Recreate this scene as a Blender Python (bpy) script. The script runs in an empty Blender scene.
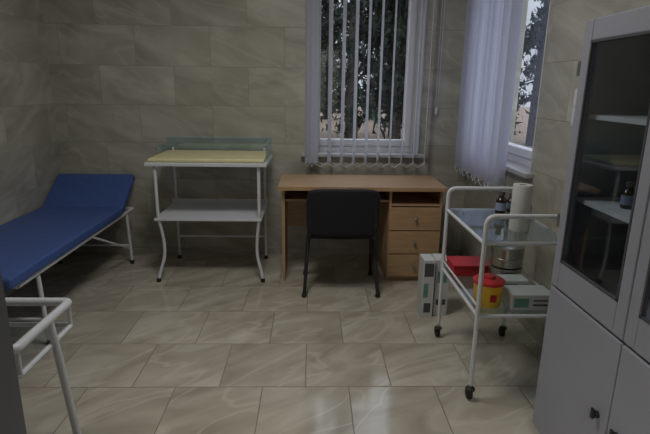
import bpy, bmesh, math, random
from mathutils import Vector, Matrix
random.seed(7)
S=bpy.context.scene
S.view_settings.view_transform='Standard'
S.view_settings.look='None'
COL=S.collection

# ---------------------------------------------------------------- materials
def nm(name):
    m=bpy.data.materials.new(name); m.use_nodes=True
    nt=m.node_tree; nt.nodes.clear()
    return m,nt
def pbr(name,col,rough=.5,metal=0.,spec=.5,noise=0.,nscale=8.,stretch=(1,1,1),bump=0.,trans=0.):
    m,nt=nm(name); N=nt.nodes; L=nt.links
    o=N.new('ShaderNodeOutputMaterial'); b=N.new('ShaderNodeBsdfPrincipled')
    b.inputs['Base Color'].default_value=(*col,1); b.inputs['Roughness'].default_value=rough
    b.inputs['Metallic'].default_value=metal; b.inputs['Specular IOR Level'].default_value=spec
    b.inputs['Transmission Weight'].default_value=trans
    L.new(b.outputs[0],o.inputs[0])
    tc=N.new('ShaderNodeTexCoord'); mp=N.new('ShaderNodeMapping'); mp.inputs['Scale'].default_value=stretch
    n=N.new('ShaderNodeTexNoise'); n.inputs['Scale'].default_value=nscale; n.inputs['Detail'].default_value=5
    L.new(tc.outputs['Object'],mp.inputs[0]); L.new(mp.outputs[0],n.inputs['Vector'])
    r=N.new('ShaderNodeMapRange'); r.inputs[1].default_value=.3; r.inputs[2].default_value=.7
    r.inputs[3].default_value=1-noise; r.inputs[4].default_value=1+noise
    L.new(n.outputs['Fac'],r.inputs[0])
    mx=N.new('ShaderNodeVectorMath'); mx.operation='SCALE'; mx.inputs[0].default_value=col
    L.new(r.outputs[0],mx.inputs['Scale']); L.new(mx.outputs[0],b.inputs['Base Color'])
    if bump:
        bp=N.new('ShaderNodeBump'); bp.inputs['Strength'].default_value=bump; bp.inputs['Distance'].default_value=.002
        L.new(n.outputs['Fac'],bp.inputs['Height']); L.new(bp.outputs[0],b.inputs['Normal'])
    return m
def glass(name,tint=(.9,.95,.95),refl=.06):
    m,nt=nm(name); N=nt.nodes; L=nt.links
    o=N.new('ShaderNodeOutputMaterial'); t=N.new('ShaderNodeBsdfTransparent'); t.inputs[0].default_value=(*tint,1)
    g=N.new('ShaderNodeBsdfGlossy'); g.inputs['Roughness'].default_value=.03; g.inputs[0].default_value=(.9,.95,1,1)
    f=N.new('ShaderNodeLayerWeight'); f.inputs[0].default_value=.5
    p=N.new('ShaderNodeMath'); p.operation='POWER'; p.inputs[1].default_value=4.
    a=N.new('ShaderNodeMath'); a.operation='MULTIPLY_ADD'; a.inputs[1].default_value=.6; a.inputs[2].default_value=refl
    a.use_clamp=True
    mix=N.new('ShaderNodeMixShader')
    L.new(f.outputs['Facing'],p.inputs[0]); L.new(p.outputs[0],a.inputs[0]); L.new(a.outputs[0],mix.inputs[0]); L.new(t.outputs[0],mix.inputs[1]); L.new(g.outputs[0],mix.inputs[2])
    L.new(mix.outputs[0],o.inputs[0]); return m
def cloth(name,col,tr=.5):
    m,nt=nm(name); N=nt.nodes; L=nt.links
    o=N.new('ShaderNodeOutputMaterial'); d=N.new('ShaderNodeBsdfDiffuse'); t=N.new('ShaderNodeBsdfTranslucent')
    tc=N.new('ShaderNodeTexCoord'); n=N.new('ShaderNodeTexNoise'); n.inputs['Scale'].default_value=60
    L.new(tc.outputs['Object'],n.inputs['Vector'])
    r=N.new('ShaderNodeMapRange'); r.inputs[3].default_value=.9; r.inputs[4].default_value=1.08
    L.new(n.outputs['Fac'],r.inputs[0])
    s=N.new('ShaderNodeVectorMath'); s.operation='SCALE'; s.inputs[0].default_value=col; L.new(r.outputs[0],s.inputs['Scale'])
    L.new(s.outputs[0],d.inputs[0]); L.new(s.outputs[0],t.inputs[0])
    mx=N.new('ShaderNodeMixShader'); mx.inputs[0].default_value=tr
    L.new(d.outputs[0],mx.inputs[1]); L.new(t.outputs[0],mx.inputs[2]); L.new(mx.outputs[0],o.inputs[0]); return m
def tile_mat(name,ua,va,w,h,ou,ov,c_dark,c_mid,c_light,grout,rough,shift=.5,ang=.5,g=.0022,spec=.5,vein=.3):
    m,nt=nm(name); N=nt.nodes; L=nt.links
    def M(op,a,b=None,c=None):
        n=N.new('ShaderNodeMath'); n.operation=op
        for i,v in enumerate((a,b,c)):
            if v is None: continue
            if isinstance(v,(int,float)): n.inputs[i].default_value=v
            else: L.new(v,n.inputs[i])
        return n.outputs[0]
    geo=N.new('ShaderNodeNewGeometry'); sp=N.new('ShaderNodeSeparateXYZ'); L.new(geo.outputs['Position'],sp.inputs[0])
    U=sp.outputs[ua]; V=sp.outputs[va]
    u=M('DIVIDE',M('SUBTRACT',U,ou),w); v=M('DIVIDE',M('SUBTRACT',V,ov),h)
    row=M('FLOOR',v); u2=M('ADD',u,M('MULTIPLY',M('FLOORED_MODULO',row,2.),shift))
    col=M('FLOOR',u2); fu=M('SUBTRACT',u2,col); fv=M('SUBTRACT',v,row)
    du=M('MULTIPLY',M('MINIMUM',fu,M('SUBTRACT',1.,fu)),w); dv=M('MULTIPLY',M('MINIMUM',fv,M('SUBTRACT',1.,fv)),h)
    d=M('MINIMUM',du,dv)
    gm=N.new('ShaderNodeMapRange'); gm.inputs[1].default_value=g*.6; gm.inputs[2].default_value=g*1.4; L.new(d,gm.inputs[0])
    cmb=N.new('ShaderNodeCombineXYZ'); L.new(col,cmb.inputs[0]); L.new(row,cmb.inputs[1])
    wn=N.new('ShaderNodeTexWhiteNoise'); wn.noise_dimensions='3D'; L.new(cmb.outputs[0],wn.inputs[0])
    sc=N.new('ShaderNodeVectorMath'); sc.operation='SCALE'; sc.inputs['Scale'].default_value=17.; L.new(wn.outputs['Color'],sc.inputs[0])
    lx=M('MULTIPLY',fu,w); ly=M('MULTIPLY',fv,h)
    ca,sa=math.cos(ang),math.sin(ang)
    rx=M('ADD',M('MULTIPLY',lx,ca),M('MULTIPLY',ly,sa)); ry=M('SUBTRACT',M('MULTIPLY',ly,ca),M('MULTIPLY',lx,sa))
    c2=N.new('ShaderNodeCombineXYZ'); L.new(rx,c2.inputs[0]); L.new(M('MULTIPLY',ry,2.6),c2.inputs[1])
    ad=N.new('ShaderNodeVectorMath'); ad.operation='ADD'; L.new(c2.outputs[0],ad.inputs[0]); L.new(sc.outputs[0],ad.inputs[1])
    n1=N.new('ShaderNodeTexNoise'); n1.inputs['Scale'].default_value=1.5; n1.inputs['Detail'].default_value=5; n1.inputs['Distortion'].default_value=1.2
    L.new(ad.outputs[0],n1.inputs['Vector'])
    cr=N.new('ShaderNodeValToRGB'); e=cr.color_ramp.elements
    e[0].position=.3; e[0].color=(*c_dark,1); e[1].position=.72; e[1].color=(*c_light,1)
    k=cr.color_ramp.elements.new(.5); k.color=(*c_mid,1)
    L.new(n1.outputs['Fac'],cr.inputs[0])
    n2=N.new('ShaderNodeTexNoise'); n2.inputs['Scale'].default_value=1.1; n2.inputs['Detail'].default_value=3; n2.inputs['Distortion'].default_value=.8
    ad2=N.new('ShaderNodeVectorMath'); ad2.operation='ADD'; ad2.inputs[1].default_value=(5,9,3); L.new(ad.outputs[0],ad2.inputs[0]); L.new(ad2.outputs[0],n2.inputs['Vector'])
    rd=M('ABSOLUTE',M('SUBTRACT',n2.outputs['Fac'],.5))
    vm=N.new('ShaderNodeMapRange'); vm.inputs[1].default_value=0; vm.inputs[2].default_value=.03; vm.inputs[3].default_value=vein; vm.inputs[4].default_value=0
    L.new(rd,vm.inputs[0])
    mv=N.new('ShaderNodeMixRGB'); mv.inputs[2].default_value=(*[min(1,c*1.2) for c in c_light],1); L.new(vm.outputs[0],mv.inputs[0]); L.new(cr.outputs[0],mv.inputs[1])
    br=M('MULTIPLY_ADD',wn.outputs['Value'],.12,.94)
    s2=N.new('ShaderNodeVectorMath'); s2.operation='SCALE'; L.new(mv.outputs[0],s2.inputs[0]); L.new(br,s2.inputs['Scale'])
    fin=N.new('ShaderNodeMixRGB'); fin.inputs[1].default_value=(*grout,1); L.new(gm.outputs[0],fin.inputs[0]); L.new(s2.outputs[0],fin.inputs[2])
    b=N.new('ShaderNodeBsdfPrincipled'); L.new(fin.outputs[0],b.inputs['Base Color']); b.inputs['Specular IOR Level'].default_value=spec
    rr=N.new('ShaderNodeMapRange'); rr.inputs[3].default_value=.8; rr.inputs[4].default_value=rough; L.new(gm.outputs[0],rr.inputs[0]); L.new(rr.outputs[0],b.inputs['Roughness'])
    bp=N.new('ShaderNodeBump'); bp.inputs['Strength'].default_value=.3; bp.inputs['Distance'].default_value=.002; L.new(gm.outputs[0],bp.inputs['Height']); L.new(bp.outputs[0],b.inputs['Normal'])
    o=N.new('ShaderNodeOutputMaterial'); L.new(b.outputs[0],o.inputs[0]); return m

fl_c=((.34,.305,.24),(.44,.40,.325),(.56,.52,.44))
wl_c=((.30,.29,.24),(.375,.365,.31),(.47,.46,.405))
M_floor=tile_mat('floor_tile',0,1,.43,.43,-.02,2.197,*fl_c,(.18,.155,.12),.12,ang=.6,g=.0026,spec=.75,vein=.38)
M_wallX=tile_mat('wall_tile_x',0,2,.60,.31,-1.72,.05,*wl_c,(.24,.23,.19),.22,ang=-.35,g=.0019,vein=.25)
M_wallY=tile_mat('wall_tile_y',1,2,.60,.31,.25,.05,*wl_c,(.24,.23,.19),.22,ang=.35,g=.0019,vein=.25)
M_ceil=pbr('ceiling_paint',(.6,.6,.58),.9,noise=.03)
M_white=pbr('white_enamel',(.62,.64,.68),.35,noise=.03)
M_cab=pbr('cabinet_paint',(.31,.32,.375),.45,noise=.03,nscale=3)
M_cabin=pbr('cabinet_inside',(.13,.135,.15),.6,noise=.03)
M_pvc=pbr('white_pvc',(.62,.63,.68),.35,noise=.02)
M_wood=pbr('desk_laminate',(.44,.29,.17),.38,noise=.14,nscale=5,stretch=(1.2,10,10))
M_woodf=pbr('desk_laminate_front',(.42,.27,.15),.42,noise=.14,nscale=5,stretch=(1.2,10,10))
M_edge=pbr('desk_edge',(.26,.15,.08),.5,noise=.05)
M_blue=pbr('blue_vinyl',(.05,.10,.30),.42,noise=.08,nscale=20,bump=.3)
M_cream=pbr('cream_vinyl',(.68,.63,.36),.5,noise=.05,nscale=14)
M_black=pbr('black_plastic',(.012,.012,.014),.5,noise=.1)
M_fabric=pbr('black_fabric',(.010,.010,.015),.85,noise=.25,nscale=120,bump=.4)
M_glass=glass('clear_glass',(.84,.87,.89),.05)
M_shelfglass=glass('shelf_glass',(.82,.88,.88),.12)
M_teal=glass('plexiglass',(.84,.93,.96),.10)
M_winglass=glass('window_glass',(.96,.97,.98),.03)
M_steel=pbr('steel',(.38,.37,.34),.3,metal=.9,noise=.08)
M_red=pbr('red_plastic',(.45,.02,.025),.35,noise=.05)
M_yellow=pbr('yellow_plastic',(.72,.43,.02),.4,noise=.05)
M_amber=pbr('amber_glass',(.03,.012,.006),.12,noise=.1)
M_label=pbr('label_paper',(.25,.3,.42),.7,noise=.1)
M_card=pbr('white_card',(.55,.56,.56),.75,noise=.06)
M_green=pbr('green_print',(.12,.28,.22),.7,noise=.2)
M_dark=pbr('dark_print',(.07,.07,.08),.6,noise=.1)
M_paper=pbr('paper_roll',(.52,.52,.50),.85,noise=.04)
M_blind=cloth('blind_fabric_white',(.70,.71,.76),.4)
M_blind2=cloth('blind_fabric_lilac',(.68,.69,.80),.5)
M_sill=pbr('sill_plastic',(.42,.43,.45),.35,noise=.03)
M_rubber=pbr('rubber',(.015,.015,.015),.6,noise=.05)
M_door=pbr('door_paint',(.11,.115,.13),.5,noise=.05)
M_corr=pbr('corridor_paint',(.5,.49,.45),.8,noise=.03)
M_bark=pbr('bark',(.05,.038,.028),.9,noise=.4,nscale=10)
M_leaf=pbr('needles',(.020,.028,.018),.9,spec=.1,noise=.5,nscale=3)
M_ground=pbr('dry_grass',(.15,.105,.07),.95,noise=.4,nscale=2)

# ---------------------------------------------------------------- helpers
def link(o,parent=None):
    COL.objects.link(o)
    if parent is not None:
        o.parent=parent; o.matrix_parent_inverse=Matrix.Translation(-Vector(parent.location))
    return o
def group(name,loc=(0,0,0)):
    e=bpy.data.objects.new(name,None); e.location=loc; e.empty_display_size=.1; COL.objects.link(e); return e
def mobj(name,bm,mat,parent=None,smooth=False):
    me=bpy.data.meshes.new(name); bmesh.ops.recalc_face_normals(bm,faces=bm.faces[:]); bm.to_mesh(me); bm.free()
    mats=mat if isinstance(mat,(list,tuple)) else [mat]
    for k in mats: me.materials.append(k)
    if smooth:
        for p in me.polygons: p.use_smooth=True
    o=bpy.data.objects.new(name,me); return link(o,parent)
def box(name,x0,x1,y0,y1,z0,z1,mat,parent=None,bev=0.,seg=2,mtx=None):
    bm=bmesh.new(); bmesh.ops.create_cube(bm,size=1)
    for v in bm.verts:
        v.co=Vector(((x0+x1)/2+v.co.x*(x1-x0),(y0+y1)/2+v.co.y*(y1-y0),(z0+z1)/2+v.co.z*(z1-z0)))
    if bev: bmesh.ops.bevel(bm,geom=bm.edges[:],offset=bev,segments=seg,affect='EDGES',profile=.5)
    if mtx is not None: bmesh.ops.transform(bm,matrix=mtx,verts=bm.verts[:])
    o=mobj(name,bm,mat,parent)
    return o
def lathe(name,c,prof,mat,parent=None,seg=28,sx=1,sy=1,mtx=None):
    bm=bmesh.new(); rings=[]
    for r,z in prof:
        rings.append([bm.verts.new((c[0]+sx*max(r,1e-5)*math.cos(2*math.pi*i/seg),c[1]+sy*max(r,1e-5)*math.sin(2*math.pi*i/seg),c[2]+z)) for i in range(seg)])
    for a,b in zip(rings,rings[1:]):
        for i in range(seg): bm.faces.new((a[i],a[(i+1)%seg],b[(i+1)%seg],b[i]))
    bm.faces.new(rings[0]); bm.faces.new(rings[-1])
    if mtx is not None: bmesh.ops.transform(bm,matrix=mtx,verts=bm.verts[:])
    o=mobj(name,bm,mat,parent,True)
    md=o.modifiers.new('es','EDGE_SPLIT'); md.split_angle=.7
    return o
def fillet(pts,r,n=6,cyc=False):
    P=[Vector(p) for p in pts]; out=[]; m=len(P)
    for i in range(m):
        if not cyc and i in(0,m-1): out.append(P[i]); continue
        a,b,c=P[i-1],P[i],P[(i+1)%m]
        rr=min(r,(a-b).length*.48,(c-b).length*.48)
        s=b+(a-b).normalized()*rr; e=b+(c-b).normalized()*rr
        for k in range(n+1):
            t=k/n; out.append(s*(1-t)**2+b*2*t*(1-t)+e*t*t)
    return out
def tube(name,pts,r,mat,parent=None,fr=0.,cyc=False,ry=None):
    P=fillet(pts,fr,6,cyc) if fr else [Vector(p) for p in pts]
    cu=bpy.data.curves.new(name,'CURVE'); cu.dimensions='3D'; cu.bevel_depth=r; cu.bevel_resolution=3; cu.use_fill_caps=True
    s=cu.splines.new('POLY'); s.points.add(len(P)-1)
    for i,p in enumerate(P): s.points[i].co=(*p,1)
    s.use_cyclic_u=cyc
    t=bpy.data.objects.new(name+'_c',cu); COL.objects.link(t)
    me=bpy.data.meshes.new_from_object(t.evaluated_get(bpy.context.evaluated_depsgraph_get()))
    bpy.data.objects.remove(t); bpy.data.curves.remove(cu)
    me.materials.clear(); me.materials.append(mat)
    for p in me.polygons: p.use_smooth=True
    o=bpy.data.objects.new(name,me); return link(o,parent)
def walls(name,axis,pos0,pos1,a0,a1,z0,z1,hole,mat):
    bm=bmesh.new()
    def cb(p0,p1,q0,q1,r0,r1):
        g=bmesh.ops.create_cube(bm,size=1)
        for v in g['verts']:
            A=(p0+p1)/2+v.co.x*(p1-p0); B=(q0+q1)/2+v.co.y*(q1-q0); C=(r0+r1)/2+v.co.z*(r1-r0)
            v.co=Vector((A,B,C)) if axis=='x' else Vector((B,A,C))
    if hole:
        ha,hb,hc,hd=hole
        cb(a0,ha,pos0,pos1,z0,z1); cb(hb,a1,pos0,pos1,z0,z1)
        if hc>z0: cb(ha,hb,pos0,pos1,z0,hc)
        if hd<z1: cb(ha,hb,pos0,pos1,hd,z1)
    else: cb(a0,a1,pos0,pos1,z0,z1)
    return mobj(name,bm,mat)

XL,XR,YB,YF,ZC=-2.12,1.35,4.25,-.15,2.85
# ---------------------------------------------------------------- shell
box('floor',XL-.15,XR+.3,-2.0,YB+.3,-.1,0,M_floor)
box('ceiling',XL-.15,XR+.3,-2.0,YB+.3,ZC,ZC+.1,M_ceil)
walls('wall_back','x',YB,YB+.3,XL-.15,XR+.3,0,ZC,(-.04,.92,.90,2.5),M_wallX)
walls('wall_right','y',XR,XR+.3,YF,YB,0,ZC,(3.0,4.05,.95,2.5),M_wallY)
walls('wall_left','y',XL-.15,XL,YF-.15,YB,0,ZC,None,M_wallY)
walls('wall_front','x',YF-.15,YF,XL-.15,XR+.3,0,ZC,(-.56,.52,0,2.1),M_wallX)
walls('wall_corridor_back','x',-2.1,-2.0,XL-.15,XR+.3,0,ZC,None,M_corr)
walls('wall_corridor_left','y',XL-.25,XL-.15,-2.1,YF-.15,0,ZC,None,M_corr)
walls('wall_corridor_right','y',XR+.2,XR+.3,-2.0,YF-.15,0,ZC,None,M_corr)

d=group('door_1',(-.53,-.1,0))
box('leaf',-.558,-.518,-.10,.80,.01,2.05,M_door,d,.003)
tube('handle',[(-.518,.60,1.0),(-.480,.60,1.0),(-.480,.48,1.0)],.009,M_steel,d,.02)
f=group('trim_1',(0,YF,0))
box('jamb_left',-.60,-.535,-.32,-.13,0,2.1,M_door,f)
box('jamb_right',.50,.56,-.32,-.13,0,2.1,M_door,f)
box('head',-.60,.56,-.32,-.13,2.08,2.15,M_door,f)

# ---------------------------------------------------------------- windows
def window(name,axis,pos,a0,a1,z0,z1,sill_z,sillout):
    g=group(name,(0,0,0))
    def B(n,p0,p1,q0,q1,r0,r1,m,bev=.004):
        if axis=='x': return box(n,p0,p1,q0,q1,r0,r1,m,g,bev)
        return box(n,q0,q1,p0,p1,r0,r1,m,g,bev)
    t=.06; y0,y1=pos+.10,pos+.17
    B('frame_left',a0,a0+t,y0,y1,z0,z1,M_pvc); B('frame_right',a1-t,a1,y0,y1,z0,z1,M_pvc)
    B('frame_bottom',a0+t,a1-t,y0,y1,z0,z0+t,M_pvc); B('frame_top',a0+t,a1-t,y0,y1,z1-t,z1,M_pvc)
    s=.055;i0,i1=a0+t,a1-t; ys=y0-.015
    B('sash_left',i0,i0+s,ys,y1-.01,z0+t,z1-t,M_pvc); B('sash_right',i1-s,i1,ys,y1-.01,z0+t,z1-t,M_pvc)
    B('sash_bottom',i0+s,i1-s,ys,y1-.01,z0+t,z0+t+s,M_pvc); B('sash_top',i0+s,i1-s,ys,y1-.01,z1-t-s,z1-t,M_pvc)
    B('glass_pane',i0+s,i1-s,pos+.13,pos+.134,z0+t+s,z1-t-s,M_winglass,0)
    B('reveal_left',a0-.001,a0+.012,pos,y0,z0,z1,M_pvc,0); B('reveal_right',a1-.012,a1+.001,pos,y0,z0,z1,M_pvc,0)
    B('sill',a0-.05,a1+.05,pos-sillout,pos-.0005,sill_z-.025,sill_z+.003,M_sill)
    B('sill_inner',a0+.012,a1-.012,pos,y0,sill_z-.02,sill_z+.003,M_sill,0)
    return g
window('window_1','x',YB,-.04,.92,.90,2.5,.905,.06)
window('window_2','y',XR,3.0,4.05,.95,2.5,.955,.05)

# ---------------------------------------------------------------- blinds
def slat(bm,cx,cy,w,ang,z0,z1):
    dx,dy=math.cos(ang)*w/2,math.sin(ang)*w/2
    nx,ny=-math.sin(ang)*.006,math.cos(ang)*.006
    pts=[(-1,0),(-.5,.75),(0,1),(.5,.75),(1,0)]
    lo=[bm.verts.new((cx+dx*a+nx*b,cy+dy*a+ny*b,z0)) for a,b in pts]
    hi=[bm.verts.new((cx+dx*a+nx*b,cy+dy*a+ny*b,z1)) for a,b in pts]
    for i in range(4): bm.faces.new((lo[i],lo[i+1],hi[i+1],hi[i]))
def blind(name,pts,angs,z0,z1,mat,rail,chain=True,w=.089):
    g=group(name,(pts[0][0],pts[0][1],z1))
    bm=bmesh.new()
    for (x,y),a in zip(pts,angs): slat(bm,x,y,w,a,z0,z1)
    mobj('slats',bm,mat,g,True)
    bm=bmesh.new()
    for (x,y),a in zip(pts,angs):
        q=bmesh.ops.create_cube(bm,size=1)
        for v in q['verts']:
            lx,ly,lz=v.co.x*(w-.003),v.co.y*.004,v.co.z*.025
            v.co=Vector((x+lx*math.cos(a)-ly*math.sin(a),y+lx*math.sin(a)+ly*math.cos(a),z0+.012+lz))
    mobj('weights',bm,M_pvc,g)
    if chain:
        for s in(-1,1):
            P=[]
            for k,((x,y),a) in enumerate(zip(pts,angs)):
                ex,ey=x+s*math.cos(a)*w*.45,y+s*math.sin(a)*w*.45
                if k:
                    P.append(((ex+P[-1][0])/2,(ey+P[-1][1])/2,z0-.028))
                P.append((ex,ey,z0+.004))
            tube('chain_%d'%(s+2),P,.0026,M_white,g)
    x0,x1,y0,y1=rail
    box('headrail',x0,x1,y0,y1,z1,z1+.045,M_pvc,g,.004)
    return g
xs=[-.03,.005,.04,.15,.255,.355,.455,.555,.655,.755,.855,.95]
an=[math.radians(90+a) for a in(-28,-30,-26,-24,-22,-22,-20,-20,-18,-16,-14,-12)]
blind('vertical_blind',[(x,4.135) for x in xs],an,.84,2.56,M_blind,(-.08,1.0,4.10,4.17))
ys=[4.10-.10*i for i in range(10)]
blind('vertical_blind',[(1.24,y) for y in ys],[math.radians([28,42,24,36,48,30][i%6]) for i in range(10)],.82,2.56,M_blind2,(1.21,1.28,3.0,4.2),w=.12)
w=group('blind_cord',(1.02,4.22,1.2))
tube('cord',[(1.03,4.21,2.5),(1.03,4.215,1.3),(1.05,4.215,1.3),(1.05,4.21,2.5)],.002,M_white,w,.02)
lathe('cord_weight',(1.04,4.215,1.24),[(.006,0),(.012,.01),(.012,.05),(.005,.06)],M_white,w,12)

# ---------------------------------------------------------------- examination couch
c=group('examination_couch',(-1.82,3.3,0))
box('mattress',-2.105,-1.475,2.33,3.84,.455,.52,M_blue,c,.018,3)
ang=math.radians(34); mt=Matrix.Translation((0,3.865,.465))@Matrix.Rotation(ang,4,'X')
box('headrest',-2.105,-1.475,0,.39,0,.06,M_blue,c,.018,3,mtx=mt)
for sx in(-2.08,-1.50):
    tube('side_rail',[(sx,2.42,.44),(sx,4.12,.44)],.013,M_white,c)
for yy in(2.62,3.98):
    tube('leg_frame',[(-1.49,yy,.012),(-1.505,yy,.44),(-2.075,yy,.44),(-2.085,yy,.012)],.0125,M_white,c,.03)
    tube('cross_bar',[(-1.493,yy,.16),(-2.082,yy,.16)],.009,M_white,c)
    for lx in(-1.49,-2.085): lathe('foot_cap',(lx,yy,0),[(.016,0),(.016,.03),(.013,.035)],M_rubber,c,12)
tube('end_rail_a',[(-2.08,2.42,.44),(-1.50,2.42,.44)],.012,M_white,c)
tube('end_rail_b',[(-2.08,4.12,.44),(-1.50,4.12,.44)],.012,M_white,c)
tube('brace_a',[(-1.501,3.3,.44),(-1.497,3.96,.14)],.008,M_white,c)
tube('headrest_prop',[(-1.6,4.10,.44),(-1.6,4.13,.62)],.008,M_white,c)

# ---------------------------------------------------------------- changing table
c=group('changing_table',(-.76,3.85,0))
xl,xr,yf,yb=-1.14,-.375,3.60,4.12
for x,sg,n in((xl,1,'left'),(xr,-1,'right')):
    tube('front_leg_'+n,[(x-sg*.012,yf-.02,.012),(x+sg*.0,yf+.0,.08),(x+sg*.035,yf+.03,.20),(x+sg*.03,yf+.03,.34),(x+sg*.008,yf+.005,.50),(x+sg*.008,yf+.005,.90)],.0125,M_white,c,.07)
    tube('back_leg_'+n,[(x+sg*.01,yb,.012),(x+sg*.01,yb,.96)],.011,M_white,c)
    tube('side_rail_'+n,[(x+sg*.01,yf+.01,.88),(x+sg*.01,yb,.88)],.011,M_white,c)
    tube('side_low_'+n,[(x+sg*.01,yf+.01,.475),(x+sg*.01,yb,.475)],.009,M_white,c)
    for yy in(yf-.02,yb): lathe('foot',(x-sg*.012 if yy<4 else x+sg*.01,yy,0),[(.017,0),(.017,.02),(.013,.03)],M_rubber,c,12)
tube('back_rail',[(xl,yb,.2),(xr,yb,.2)],.009,M_white,c)
box('lower_shelf',xl-.02,xr+.01,yf-.01,yb+.0,.475,.493,M_white,c,.003)
box('lower_shelf_lip',xl-.02,xr+.01,yb-.01,yb+.0,.493,.53,M_white,c,.003)
box('top_tray',xl-.055,xr+.055,yf-.03,yb+.02,.885,.912,M_white,c,.005)
box('changing_pad',xl-.035,xr+.035,yf-.012,yb-.015,.912,.940,M_cream,c,.012,3)
box('glass_back',xl-.04,xr+.05,yb+.0,yb+.006,.912,1.04,M_teal,c)
box('glass_right',xr+.044,xr+.05,yf+.05,yb,.912,1.04,M_teal,c)
box('glass_left',xl-.052,xl-.046,yf+.25,yb,.912,.99,M_teal,c)
M_tedge=pbr('plexiglass_edge',(.30,.48,.54),.2,noise=.03)
box('glass_edge_back',xl-.04,xr+.05,yb+.0,yb+.006,1.04,1.0445,M_tedge,c)
box('glass_edge_right',xr+.044,xr+.05,yf+.05,yb,1.04,1.0445,M_tedge,c)

# ---------------------------------------------------------------- desk
c=group('desk',(.38,3.85,0))
box('top',-.24,1.0,3.55,4.085,.722,.75,M_wood,c,.003)
box('edge_front',-.24,1.0,3.545,3.551,.722,.75,M_woodf,c)
box('side_panel',-.215,-.193,3.60,4.06,0,.722,M_woodf,c)
box('modesty_panel',-.193,.585,4.0,4.016,.33,.722,M_woodf,c)
box('keyboard_shelf',-.193,.585,3.62,3.98,.625,.641,M_wood,c)
box('shelf_divider',-.02,-.004,3.64,3.98,.641,.722,M_woodf,c)
box('pedestal_left',.585,.603,3.60,4.06,0,.722,M_woodf,c)
box('pedestal_right',.965,.983,3.60,4.06,0,.722,M_woodf,c)
box('pedestal_back',.603,.965,4.04,4.056,0,.722,M_woodf,c)
box('pedestal_bottom',.603,.965,3.62,4.04,.04,.058,M_woodf,c)
box('plinth',.603,.965,3.63,3.646,0,.04,M_woodf,c)
box('niche_shelf',.603,.965,3.60,4.04,.60,.616,M_woodf,c)
for i,(a,b) in enumerate(((.048,.224),(.232,.408),(.416,.592))):
    box('drawer_front_%d'%i,.59,.978,3.582,3.60,a,b,M_woodf,c,.003)
    box('drawer_body_%d'%i,.61,.958,3.601,4.02,a+.02,b-.03,M_edge,c)
    m4=Matrix.Translation((.785,3.582,(a+b)/2))@Matrix.Rotation(math.pi/2,4,'X')
    lathe('knob_%d'%i,(0,0,0),[(.007,0),(.007,.012),(.015,.016),(.014,.026),(.006,.029)],M_steel,c,16,mtx=m4)

# ---------------------------------------------------------------- chair
c=group('visitor_chair',(.22,3.5,0))
x0,x1=-.035,.475; cx=(x0+x1)/2
def shell(name,fn,nu,nv,th,mat):
    bm=bmesh.new(); G=[[bm.verts.new(fn(i/nu,j/nv)) for i in range(nu+1)] for j in range(nv+1)]
    for j in range(nv):
        for i in range(nu): bm.faces.new((G[j][i],G[j][i+1],G[j+1][i+1],G[j+1][i]))
    o=mobj(name,bm,mat,c,True)
    s=o.modifiers.new('s','SOLIDIFY'); s.thickness=th; s.offset=0
    b=o.modifiers.new('b','BEVEL'); b.width=.012; b.segments=3; b.limit_method='ANGLE'
    return o
def rr(u,v,w,h,r=.25):
    a,b=u*2-1,v*2-1
    k=1-r*(abs(a)**4*abs(b)**4)*.35
    return a*k*w/2,b*k*h/2
def fb(u,v):
    a,b=rr(u,v,.50,.335)
    return Vector((cx+a,3.285-.02*(1-(2*a/.50)**2)-b*.16,.628+b))
shell('backrest',fb,14,10,.035,M_fabric)
def fs(u,v):
    a,b=rr(u,v,.46,.42)
    return Vector((cx+a,3.53+b,.455-.012*(1-(2*a/.46)**2)+.0*b))
shell('seat',fs,14,12,.045,M_fabric)
for x,n in((x0,'left'),(x1,'right')):
    s=1 if n=='left' else -1
    tube('rear_leg_'+n,[(x-s*.008,3.30,.012),(x+s*.02,3.46,.40),(x+s*.02,3.70,.42)],.0125,M_black,c,.06)
    tube('front_leg_'+n,[(x-s*.005,3.74,.012),(x+s*.02,3.60,.41),(x+s*.025,3.36,.43),(x+s*.03,3.275,.52),(x+s*.035,3.262,.74)],.0125,M_black,c,.07)
    for p in((x-s*.008,3.30),(x-s*.005,3.74)): lathe('foot_'+n,(p[0],p[1],0),[(.018,0),(.018,.02),(.014,.03)],M_rubber,c,12)
tube('seat_bar_front',[(x0+.02,3.66,.415),(x1-.02,3.66,.415)],.01,M_black,c)
tube('seat_bar_rear',[(x0+.02,3.44,.40),(x1-.02,3.44,.40)],.01,M_black,c)

# ---------------------------------------------------------------- trolley
c=group('instrument_trolley',(.97,2.41,0))
tx0,tx1,ty0,ty1=.77,1.165,2.085,2.71; r=.011
for y,n in((ty0,'near'),(ty1,'far')):
    tube('frame_'+n,[(tx0,y,.085),(tx0,y,.915),(tx1,y,.915),(tx1,y,.085)],r,M_white,c,.045)
for x,n in((tx0,'left'),(tx1,'right')):
    for z in(.79,.44): tube('rail_%s_%d'%(n,z*100),[(x,ty0,z),(x,ty1,z)],.009,M_white,c)
    tube('guard_'+n,[(x,ty0,.485),(x,ty1,.485)],.0055,M_white,c)
for y,n in((ty0,'near'),(ty1,'far')):
    for z in(.79,.44): tube('cross_%s_%d'%(n,z*100),[(tx0,y,z),(tx1,y,z)],.009,M_white,c)
    for x in(tx0,tx1):
        lathe('caster_stem',(x,y,.05),[(.008,0),(.008,.04)],M_steel,c,12)
        lathe('caster_cap',(x,y,.055),[(.023,0),(.023,.008),(.012,.016)],M_rubber,c,14)
        mm=Matrix.Translation((x-.013,y+.012,.0295))@Matrix.Rotation(math.pi/2,4,'Y')
        lathe('caster_wheel',(0,0,0),[(.022,0),(.0293,.004),(.0293,.022),(.022,.026)],M_rubber,c,20,mtx=mm)
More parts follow.
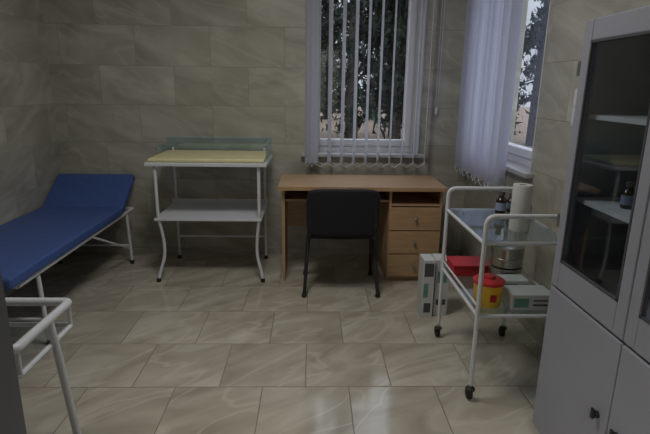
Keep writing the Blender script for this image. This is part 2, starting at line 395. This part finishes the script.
box('glass_shelf_upper',tx0+.005,tx1-.005,ty0+.005,ty1-.005,.796,.801,M_shelfglass,c)
box('glass_shelf_lower',tx0+.005,tx1-.005,ty0+.005,ty1-.005,.446,.451,M_shelfglass,c)

ZL,ZU=.4515,.8015
c=group('red_plastic_box',(.88,2.62,ZL))
box('body',.785,.985,2.545,2.700,ZL,ZL+.055,M_red,c,.008)
box('lid',.782,.99,2.54,2.703,ZL+.055,ZL+.068,M_red,c,.005)
for i,(x,y,z,rad,h) in enumerate(((1.03,2.455,ZL,.083,.085),(1.03,2.455,ZL+.1125,.083,.085))):
    c=group('sterilization_drum',(x,y,z))
    lathe('body',(x,y,z),[(rad,0),(rad,h),(rad+.003,h+.002),(rad+.003,h+.018),(rad*.9,h+.022),(.0,h+.024)],M_steel,c,36)
    tube('band',[(x+(rad+.002)*math.cos(t*.39),y+(rad+.002)*math.sin(t*.39),z+h*.5) for t in range(16)],.003,M_steel,c,cyc=True)
    box('latch',x-.012,x+.012,y-rad-.007,y-rad+.004,z+h-.03,z+h+.012,M_steel,c,.002)
c=group('sharps_container',(.845,2.2,ZL))
x,y=.852,2.20
lathe('tub',(x,y,ZL),[(.058,0),(.062,.005),(.070,.11)],M_yellow,c,32)
lathe('lid',(x,y,ZL+.11),[(.074,0),(.074,.014),(.064,.019),(.03,.022),(.026,.036),(.0,.037)],M_red,c,32)
box('label',x-.012,x+.018,y-.070,y-.0665,ZL+.035,ZL+.07,M_red,c)
def carton(name,x0,x1,y0,y1,z0,z1,prints):
    c=group(name,((x0+x1)/2,(y0+y1)/2,z0))
    box('carton',x0,x1,y0,y1,z0,z1,M_card,c,.002)
    box('top_flap',x0+.001,x1-.001,y0+.001,(y0+y1)/2-.001,z1,z1+.0012,M_card,c)
    for i,(a,b,e,g,m) in enumerate(prints):
        W=x1-x0; H=z1-z0
        box('print_%d'%i,x0+a*W,x0+b*W,y0-.0008,y0+.0002,z0+e*H,z0+g*H,m,c)
    return c
carton('glove_carton',.94,1.14,2.12,2.25,ZL,ZL+.075,[(.05,.4,.2,.8,M_green),(.5,.95,.3,.42,M_dark),(.5,.85,.6,.7,M_dark)])
carton('glove_carton',.94,1.075,2.26,2.355,ZL,ZL+.09,[(.05,.6,.15,.85,M_green)])
def bottle(x,y,z,rad,h,m=M_amber,capm=M_dark,lab=True):
    c=group('medicine_bottle',(x,y,z))
    lathe('glass_body',(x,y,z),[(rad*.9,0),(rad,.004),(rad,h*.62),(rad*.45,h*.76),(rad*.42,h*.84)],m,c,22)
    lathe('cap',(x,y,z+h*.82),[(rad*.55,0),(rad*.55,h*.17),(rad*.45,h*.18)],capm,c,18)
    if lab: lathe('label',(x,y,z+h*.15),[(rad*1.015,0),(rad*1.015,h*.35)],M_label,c,22)
bottle(1.03,2.60,ZU,.028,.12); bottle(1.10,2.64,ZU,.022,.10); bottle(1.12,2.48,ZU,.024,.11)
c=group('paper_towel_roll',(.995,2.27,ZU))
lathe('roll',(.995,2.27,ZU),[(.012,.001),(.043,0),(.045,.004),(.045,.215),(.043,.22),(.018,.22),(.018,.15)],M_paper,c,32)

carton('cardboard_box',.725,.80,2.98,3.12,0,.39,[(.1,.9,.72,.95,M_dark),(.1,.5,.35,.6,M_green),(.2,.8,.08,.25,M_dark)])
carton('cardboard_box',.81,.90,3.00,3.14,0,.385,[(.15,.85,.6,.8,M_green),(.15,.85,.2,.3,M_dark)])

# ---------------------------------------------------------------- cabinet
c=group('medical_cabinet',(1.13,1.35,0))
cx0,cx1,cy0,cy1,cz0,cz1=.94,1.335,.86,1.80,.09,1.69; t=.018
box('side_far',cx0+.02,cx1,cy1-t,cy1,cz0,cz1,M_cab,c,.002); box('side_near',cx0+.02,cx1,cy0,cy0+t,cz0,cz1,M_cab,c,.002)
box('top',cx0+.02,cx1,cy0+t,cy1-t,cz1-t,cz1,M_cab,c); box('bottom',cx0+.02,cx1,cy0+t,cy1-t,cz0,cz0+t,M_cab,c)
box('back',cx1-.006,cx1-.001,cy0+t,cy1-t,cz0+t,cz1-t,M_cabin,c)
box('lining_far',cx0+.046,cx1-.007,cy1-t-.003,cy1-t-.0005,.722,cz1-t,M_cabin,c)
box('middle_deck',cx0+.02,cx1-.006,cy0+t,cy1-t,.70,.72,M_cab,c)
for z in(1.07,1.37): box('shelf_%d'%(z*100),cx0+.045,cx1-.008,cy0+t,cy1-t-.004,z-.016,z,M_white,c)
ym=1.333
box('centre_post',cx0+.021,cx0+.045,ym-.012,ym+.012,cz0+t,cz1-t,M_cab,c)
def gdoor(n,a,b):
    z0,z1=.722,cz1-.006; f=.05
    box(n+'_stile_a',cx0,cx0+.02,a,a+f,z0,z1,M_cab,c,.004); box(n+'_stile_b',cx0,cx0+.02,b-f,b,z0,z1,M_cab,c,.004)
    box(n+'_rail_low',cx0,cx0+.02,a+f,b-f,z0,z0+.105,M_cab,c,.004); box(n+'_rail_top',cx0,cx0+.02,a+f,b-f,z1-.07,z1,M_cab,c,.004)
    box(n+'_glass',cx0+.008,cx0+.012,a+f,b-f,z0+.105,z1-.07,M_glass,c)
    q=.007
    for nm_,v in(('l',(a+f-.001,a+f+q,z0+.105,z1-.07)),('r',(b-f-q,b-f+.001,z0+.105,z1-.07)),('b',(a+f,b-f,z0+.104,z0+.105+q)),('t',(a+f,b-f,z1-.07-q,z1-.069))):
        box(n+'_gasket_'+nm_,cx0-.001,cx0+.007,*v,M_dark,c)
gdoor('glass_door_far',ym+.003,cy1-.004); gdoor('glass_door_near',cy0+.004,ym-.003)
for n,a,b in(('far',ym+.003,cy1-.004),('near',cy0+.004,ym-.003)):
    box('lower_door_'+n,cx0,cx0+.02,a,b,cz0+.004,.712,M_cab,c,.004)
    hy=a+.05 if n=='far' else b-.05
    lathe('lock_'+n,(0,0,0),[(.012,0),(.012,.012),(.008,.016)],M_black,c,16,mtx=Matrix.Translation((cx0,hy,.43))@Matrix.Rotation(-math.pi/2,4,'Y'))
    box('lock_lever_'+n,cx0-.022,cx0-.014,hy-.008,hy+.008,.415,.452,M_black,c,.003)
for x in(cx0+.05,cx1-.04):
    for y in(cy0+.04,cy1-.04): box('leg',x-.015,x+.015,y-.015,y+.015,0,cz0,M_cab,c,.002)
for z in(.95,1.5): lathe('hinge',(cx0-.003,cy1-.001,z),[(.005,0),(.005,.05)],M_steel,c,10)
bottle(1.06,1.60,1.0705,.02,.09); bottle(1.10,1.48,1.0705,.024,.08,M_card,M_dark,False); bottle(1.03,1.42,1.0705,.018,.075)
c=group('light_switch',(XR,2.52,1.36))
box('plate',XR-.022,XR,2.49,2.56,1.27,1.46,M_white,c,.006)
box('rocker_upper',XR-.028,XR-.02,2.502,2.548,1.375,1.445,M_pvc,c,.003); box('rocker_lower',XR-.028,XR-.02,2.502,2.548,1.285,1.355,M_pvc,c,.003)

# ---------------------------------------------------------------- white stand at left foreground
c=group('instrument_stand',(-1.17,1.7,0))
sx0,sx1,sy0,sy1=-1.36,-.97,1.50,1.88
tube('top_frame',[(sx0,sy0,.60),(sx1,sy0,.60),(sx1,sy1,.60),(sx0,sy1,.60)],.017,M_white,c,.02,cyc=True)
tube('low_frame',[(sx0,sy0,.50),(sx1,sy0,.50),(sx1,sy1,.50),(sx0,sy1,.50)],.010,M_white,c,.02,cyc=True)
for x,s in((sx0,-1),(sx1,1)):
    tube('leg',[(x,1.72,.60),(x+s*.012,1.72,.50),(x+s*.07,1.70,.015)],.0145,M_white,c)
    tube('foot_runner',[(x+s*.07,1.50,.015),(x+s*.07,1.80,.015)],.013,M_white,c)
    for y,n in((sy0,'near'),(sy1,'far')): tube('post_'+n,[(x,y+(.01 if n=='near' else -.01),.60),(x,y+(.01 if n=='near' else -.01),.50)],.008,M_white,c)
tube('foot_bar',[(sx0-.07,1.65,.02),(sx1+.07,1.65,.02)],.011,M_white,c)
box('glass_top',sx0+.01,sx1-.01,sy0+.01,sy1-.01,.508,.513,M_glass,c)

# ---------------------------------------------------------------- added fill lamps, out of view
def lamp(name,x,y,sx,sy,power,col):
    c=group(name,(x,y,ZC))
    box('housing',x-sx/2-.02,x+sx/2+.02,y-sy/2-.02,y+sy/2+.02,ZC-.06,ZC,M_white,c,.004)  # invented fixture that carries the added fill light
    ld=bpy.data.lights.new(name+'_light','AREA'); ld.shape='RECTANGLE'; ld.size=sx; ld.size_y=sy; ld.energy=power; ld.color=col
    o=bpy.data.objects.new('light',ld); o.location=(x,y,ZC-.065); link(o,c)
lamp('fill_lamp',-.3,2.2,.6,.6,24,(1,.975,.93))  # unseen lamp added at the ceiling to brighten the room
lamp('fill_lamp',-.1,-1.1,.6,.6,60,(1,.97,.93))  # unseen corridor lamp added to send fill light through the doorway

# ---------------------------------------------------------------- outside
box('outside_ground',-40,40,4.7,60,-.7,-.5,M_ground)
def tree_mesh(seed,h):
    rnd=random.Random(seed); bm=bmesh.new()
    seg=8
    rings=[]
    for k in range(9):
        z=h*k/8; r=.20*(1-k/8.5)
        rings.append([bm.verts.new((r*math.cos(6.283*i/seg),r*math.sin(6.283*i/seg),z)) for i in range(seg)])
    for a,b in zip(rings,rings[1:]):
        for i in range(seg): bm.faces.new((a[i],a[(i+1)%seg],b[(i+1)%seg],b[i]))
    for k in range(120):
        z=rnd.uniform(1.3,h*.98); L=(1-z/h)*2.0+.35; a=rnd.uniform(0,6.283)
        d=Vector((math.cos(a),math.sin(a),0))
        for j in range(70):
            t=rnd.random()**.7; p=d*L*t+Vector((0,0,z-.35*L*t*t)); s=rnd.uniform(.03,.09)
            p+=Vector((rnd.gauss(0,.09),rnd.gauss(0,.09),rnd.gauss(0,.08)))
            v=[bm.verts.new(p+Vector((rnd.gauss(0,s),rnd.gauss(0,s),rnd.gauss(0,s*1.4)-.03))) for _ in range(3)]
            f=bm.faces.new(v); f.material_index=1
        p0=Vector((0,0,z)); p1=d*L*.9+Vector((0,0,z-.3*L))
        q=[bm.verts.new(p0+Vector((0,0,.03))),bm.verts.new(p0-Vector((0,0,.03))),bm.verts.new(p1)]
        bm.faces.new(q)
    me=bpy.data.meshes.new('conifer_tree'); bm.to_mesh(me); bm.free()
    me.materials.append(M_bark); me.materials.append(M_leaf); return me
tms=[tree_mesh(1,10),tree_mesh(2,12),tree_mesh(3,9)]
for i,(x,y) in enumerate([(-1.6,15),(1.15,14.5),(2.5,15),(4.2,15),(-.3,21),(3.4,21),(5.6,20),(-3.4,22),(.9,32),(5.2,30),(-2.0,31),(7,26),(-6,24),(8,18)]):
    o=bpy.data.objects.new('conifer_tree',tms[i%3]); o.location=(x,y,-.5); o.rotation_euler=(0,0,i*1.3); COL.objects.link(o)

# overcast sky: dimmer at the horizon, brighter overhead
W=bpy.data.worlds.new('overcast_sky'); S.world=W; W.use_nodes=True
nt=W.node_tree; bg=nt.nodes['Background']
tc=nt.nodes.new('ShaderNodeTexCoord'); n=nt.nodes.new('ShaderNodeTexNoise'); n.inputs['Scale'].default_value=2
cr=nt.nodes.new('ShaderNodeValToRGB'); cr.color_ramp.elements[0].color=(.64,.70,.80,1); cr.color_ramp.elements[1].color=(.82,.87,.96,1)
nt.links.new(tc.outputs['Generated'],n.inputs['Vector']); nt.links.new(n.outputs['Fac'],cr.inputs[0]); nt.links.new(cr.outputs[0],bg.inputs[0])
sp=nt.nodes.new('ShaderNodeSeparateXYZ'); nt.links.new(tc.outputs['Generated'],sp.inputs[0])
mr=nt.nodes.new('ShaderNodeMapRange'); mr.inputs[1].default_value=.12; mr.inputs[2].default_value=.75; mr.inputs[3].default_value=.85; mr.inputs[4].default_value=3.6
nt.links.new(sp.outputs[2],mr.inputs[0]); nt.links.new(mr.outputs[0],bg.inputs[1])

# ---------------------------------------------------------------- camera
cd=bpy.data.cameras.new('camera'); cd.sensor_width=23.5; cd.lens=18.0; cd.clip_start=.02
cam=bpy.data.objects.new('camera',cd); COL.objects.link(cam)
cam.matrix_world=Matrix.Translation((0,0,1.45))@Matrix.Rotation(math.radians(-1.7),4,'Z')@Matrix.Rotation(math.radians(90-14.6),4,'X')@Matrix.Rotation(math.radians(.8),4,'Z')
S.camera=cam
